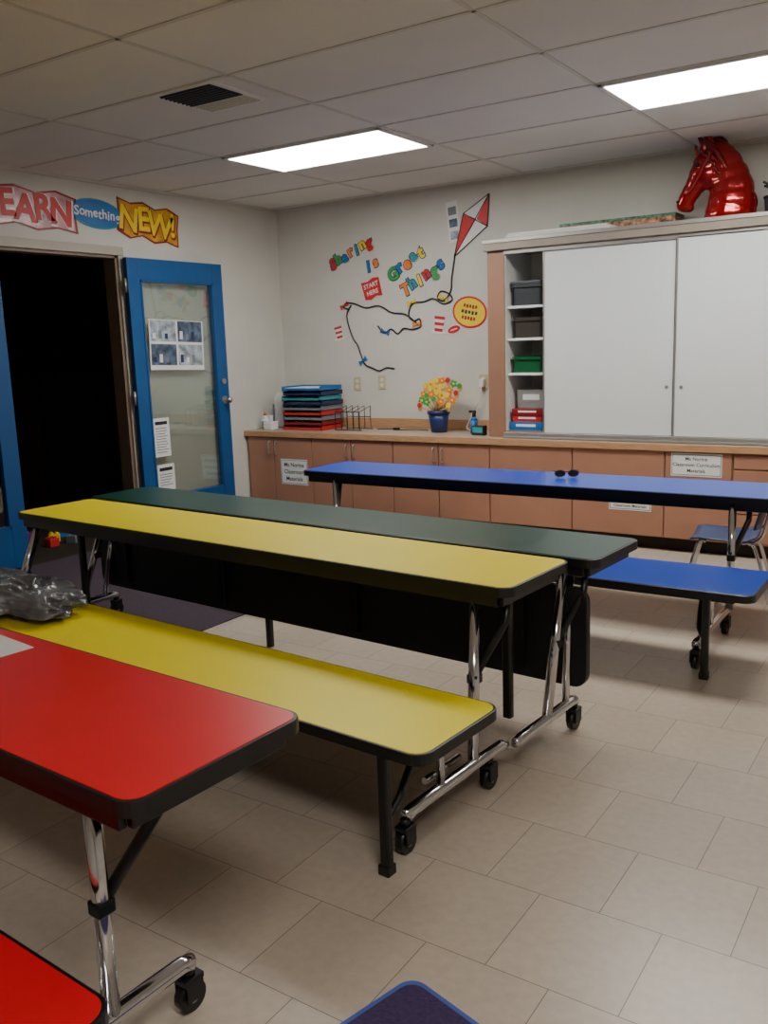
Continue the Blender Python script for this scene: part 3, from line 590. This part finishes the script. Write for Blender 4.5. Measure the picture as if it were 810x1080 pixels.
# ---------------------------------------------------------------- floor mat
b=MB(); b.rrect(-.005,.62,-.9,.005,0,.006,.04,mat('blue_binding',(64,92,170),.6),.001); b.rrect(.008,.60,-.88,-.008,.006,.009,.035,mat('purple_mat',(58,40,84),.8,var=.3,scale=90,bump=.4,bscale=200),.001)
TL(b.obj('floor_mat',loc=(-.945,1.465,0.0005),rotz=math.radians(-15)),'dark purple floor mat with bright blue edge binding','mat')
for i,(x,y,c) in enumerate(((-5.62,4.0,'red'),(-5.75,4.12,'yel'),(-5.58,4.16,'gry'),(-5.85,4.25,'blu'),(-5.95,4.05,'pur'))):
    b=MB(); b.box(-.04,.04,-.04,.04,0,.06,P[c],.006)
    for q in (-.018,.018):
        for s in (-.018,.018): b.cyl((q,s,.058),(q,s,.07),.011,P[c],n=10)
    TL(b.obj('toy_block',loc=(x,y,0),rotz=i),'small plastic toy building block on the dark floor','toy block','toy blocks inside the doorway')
# ---------------------------------------------------------------- ceiling fixtures
def troffer(x0,x1,y0,y1,st,lab):
    cx_,cy_=(x0+x1)/2,(y0+y1)/2; w,d=(x1-x0)/2,(y1-y0)/2
    e=thing('ceiling_light',lab,'ceiling light',(cx_,cy_,H))
    f=MB(); z0=-.014
    f.box(-w,w,-d,-d+.025,z0,-.0002,M_white,.002).box(-w,w,d-.025,d,z0,-.0002,M_white,.002).box(-w,-w+.025,-d,d,z0,-.0002,M_white,.002).box(w-.025,w,-d,d,z0,-.0002,M_white,.002); f.obj('light_frame',e)
    MB().box(-w+.025,w-.025,-d+.025,d-.025,-.009,-.001,emis('diffuser_glow_%d'%int(st*10),(1,.99,.93),st)).obj('diffuser',e,label='glowing white light diffuser')
troffer(-4.03,-2.86,4.355,4.95,26,'unseen ceiling light panel added to even out the room light')
troffer(-1.62,-.45,4.355,4.95,26,'unseen ceiling light panel added to even out the room light')
troffer(-.42,.76,.1,.7,20,'unseen ceiling light panel added to even out the room light')  # added panel behind the view, lifts the light on the foreground
e=thing('ceiling_vent','white square ceiling vent with dark louvre grille','vent',(-3.13,3.33,H))
MB().box(-.19,.19,-.2,.2,-.008,-.0003,M_white,.002).obj('vent_plate',e)
MB().box(-.16,.16,-.17,.05,-.011,-.008,M_ink).obj('vent_opening',e,label='dark vent opening')
b=MB()
for k in range(8): b.box(-.158,.158,-.165+.027*k,-.158+.027*k,-.016,-.01,M_dgrey)
for k in range(5): b.box(-.16,.16,.07+.024*k,.08+.024*k,-.012,-.008,M_grid)
b.obj('louvre',e,label='thin louvre blades')
b=MB(); b.cyl((0,0,-.03),(0,0,0),.03,M_white,.04); b.cyl((0,0,-.05),(0,0,-.03),.012,M_alu); b.cyl((0,0,-.054),(0,0,-.05),.025,M_alu)
TL(b.obj('sprinkler_head',loc=(-1.78,2.66,H)),'small round ceiling sprinkler head','sprinkler')
b=MB(); b.box(-.6,.6,-.2,.2,0,.04,M_darkwood); 
for z in (.4,.8,1.2): b.box(-.6,.6,-.2,.2,z,z+.03,M_darkwood)
for x in (-.6,.57): b.box(x,x+.03,-.2,.2,0,1.23,M_darkwood)
b.box(-.6,.6,.18,.2,0,1.2,M_darkwood)
TL(b.obj('bookshelf',loc=(-7.5,5.6,0),rotz=math.radians(-70)),'dark wooden bookshelf standing in the unlit room','bookshelf')
# ---------------------------------------------------------------- world + camera
w=bpy.data.worlds.new('w'); SC.world=w; w.use_nodes=True; w.node_tree.nodes['Background'].inputs[0].default_value=(.5,.55,.6,1); w.node_tree.nodes['Background'].inputs[1].default_value=.1
cd=bpy.data.cameras.new('camera'); cam=bpy.data.objects.new('camera',cd); COL.objects.link(cam); SC.camera=cam
cd.sensor_fit='VERTICAL'; cd.sensor_height=36; cd.lens=944/1080*36; cd.clip_start=.05
fw=Vector((-.5463,.8176,-.1828)).normalized(); rt=Vector((.8345,.55,-.0331)); rt=(rt-fw*rt.dot(fw)).normalized(); upv=rt.cross(fw)
Mc=Matrix((( rt.x,upv.x,-fw.x,0),(rt.y,upv.y,-fw.y,0),(rt.z,upv.z,-fw.z,1.37),(0,0,0,1))); cam.matrix_world=Mc
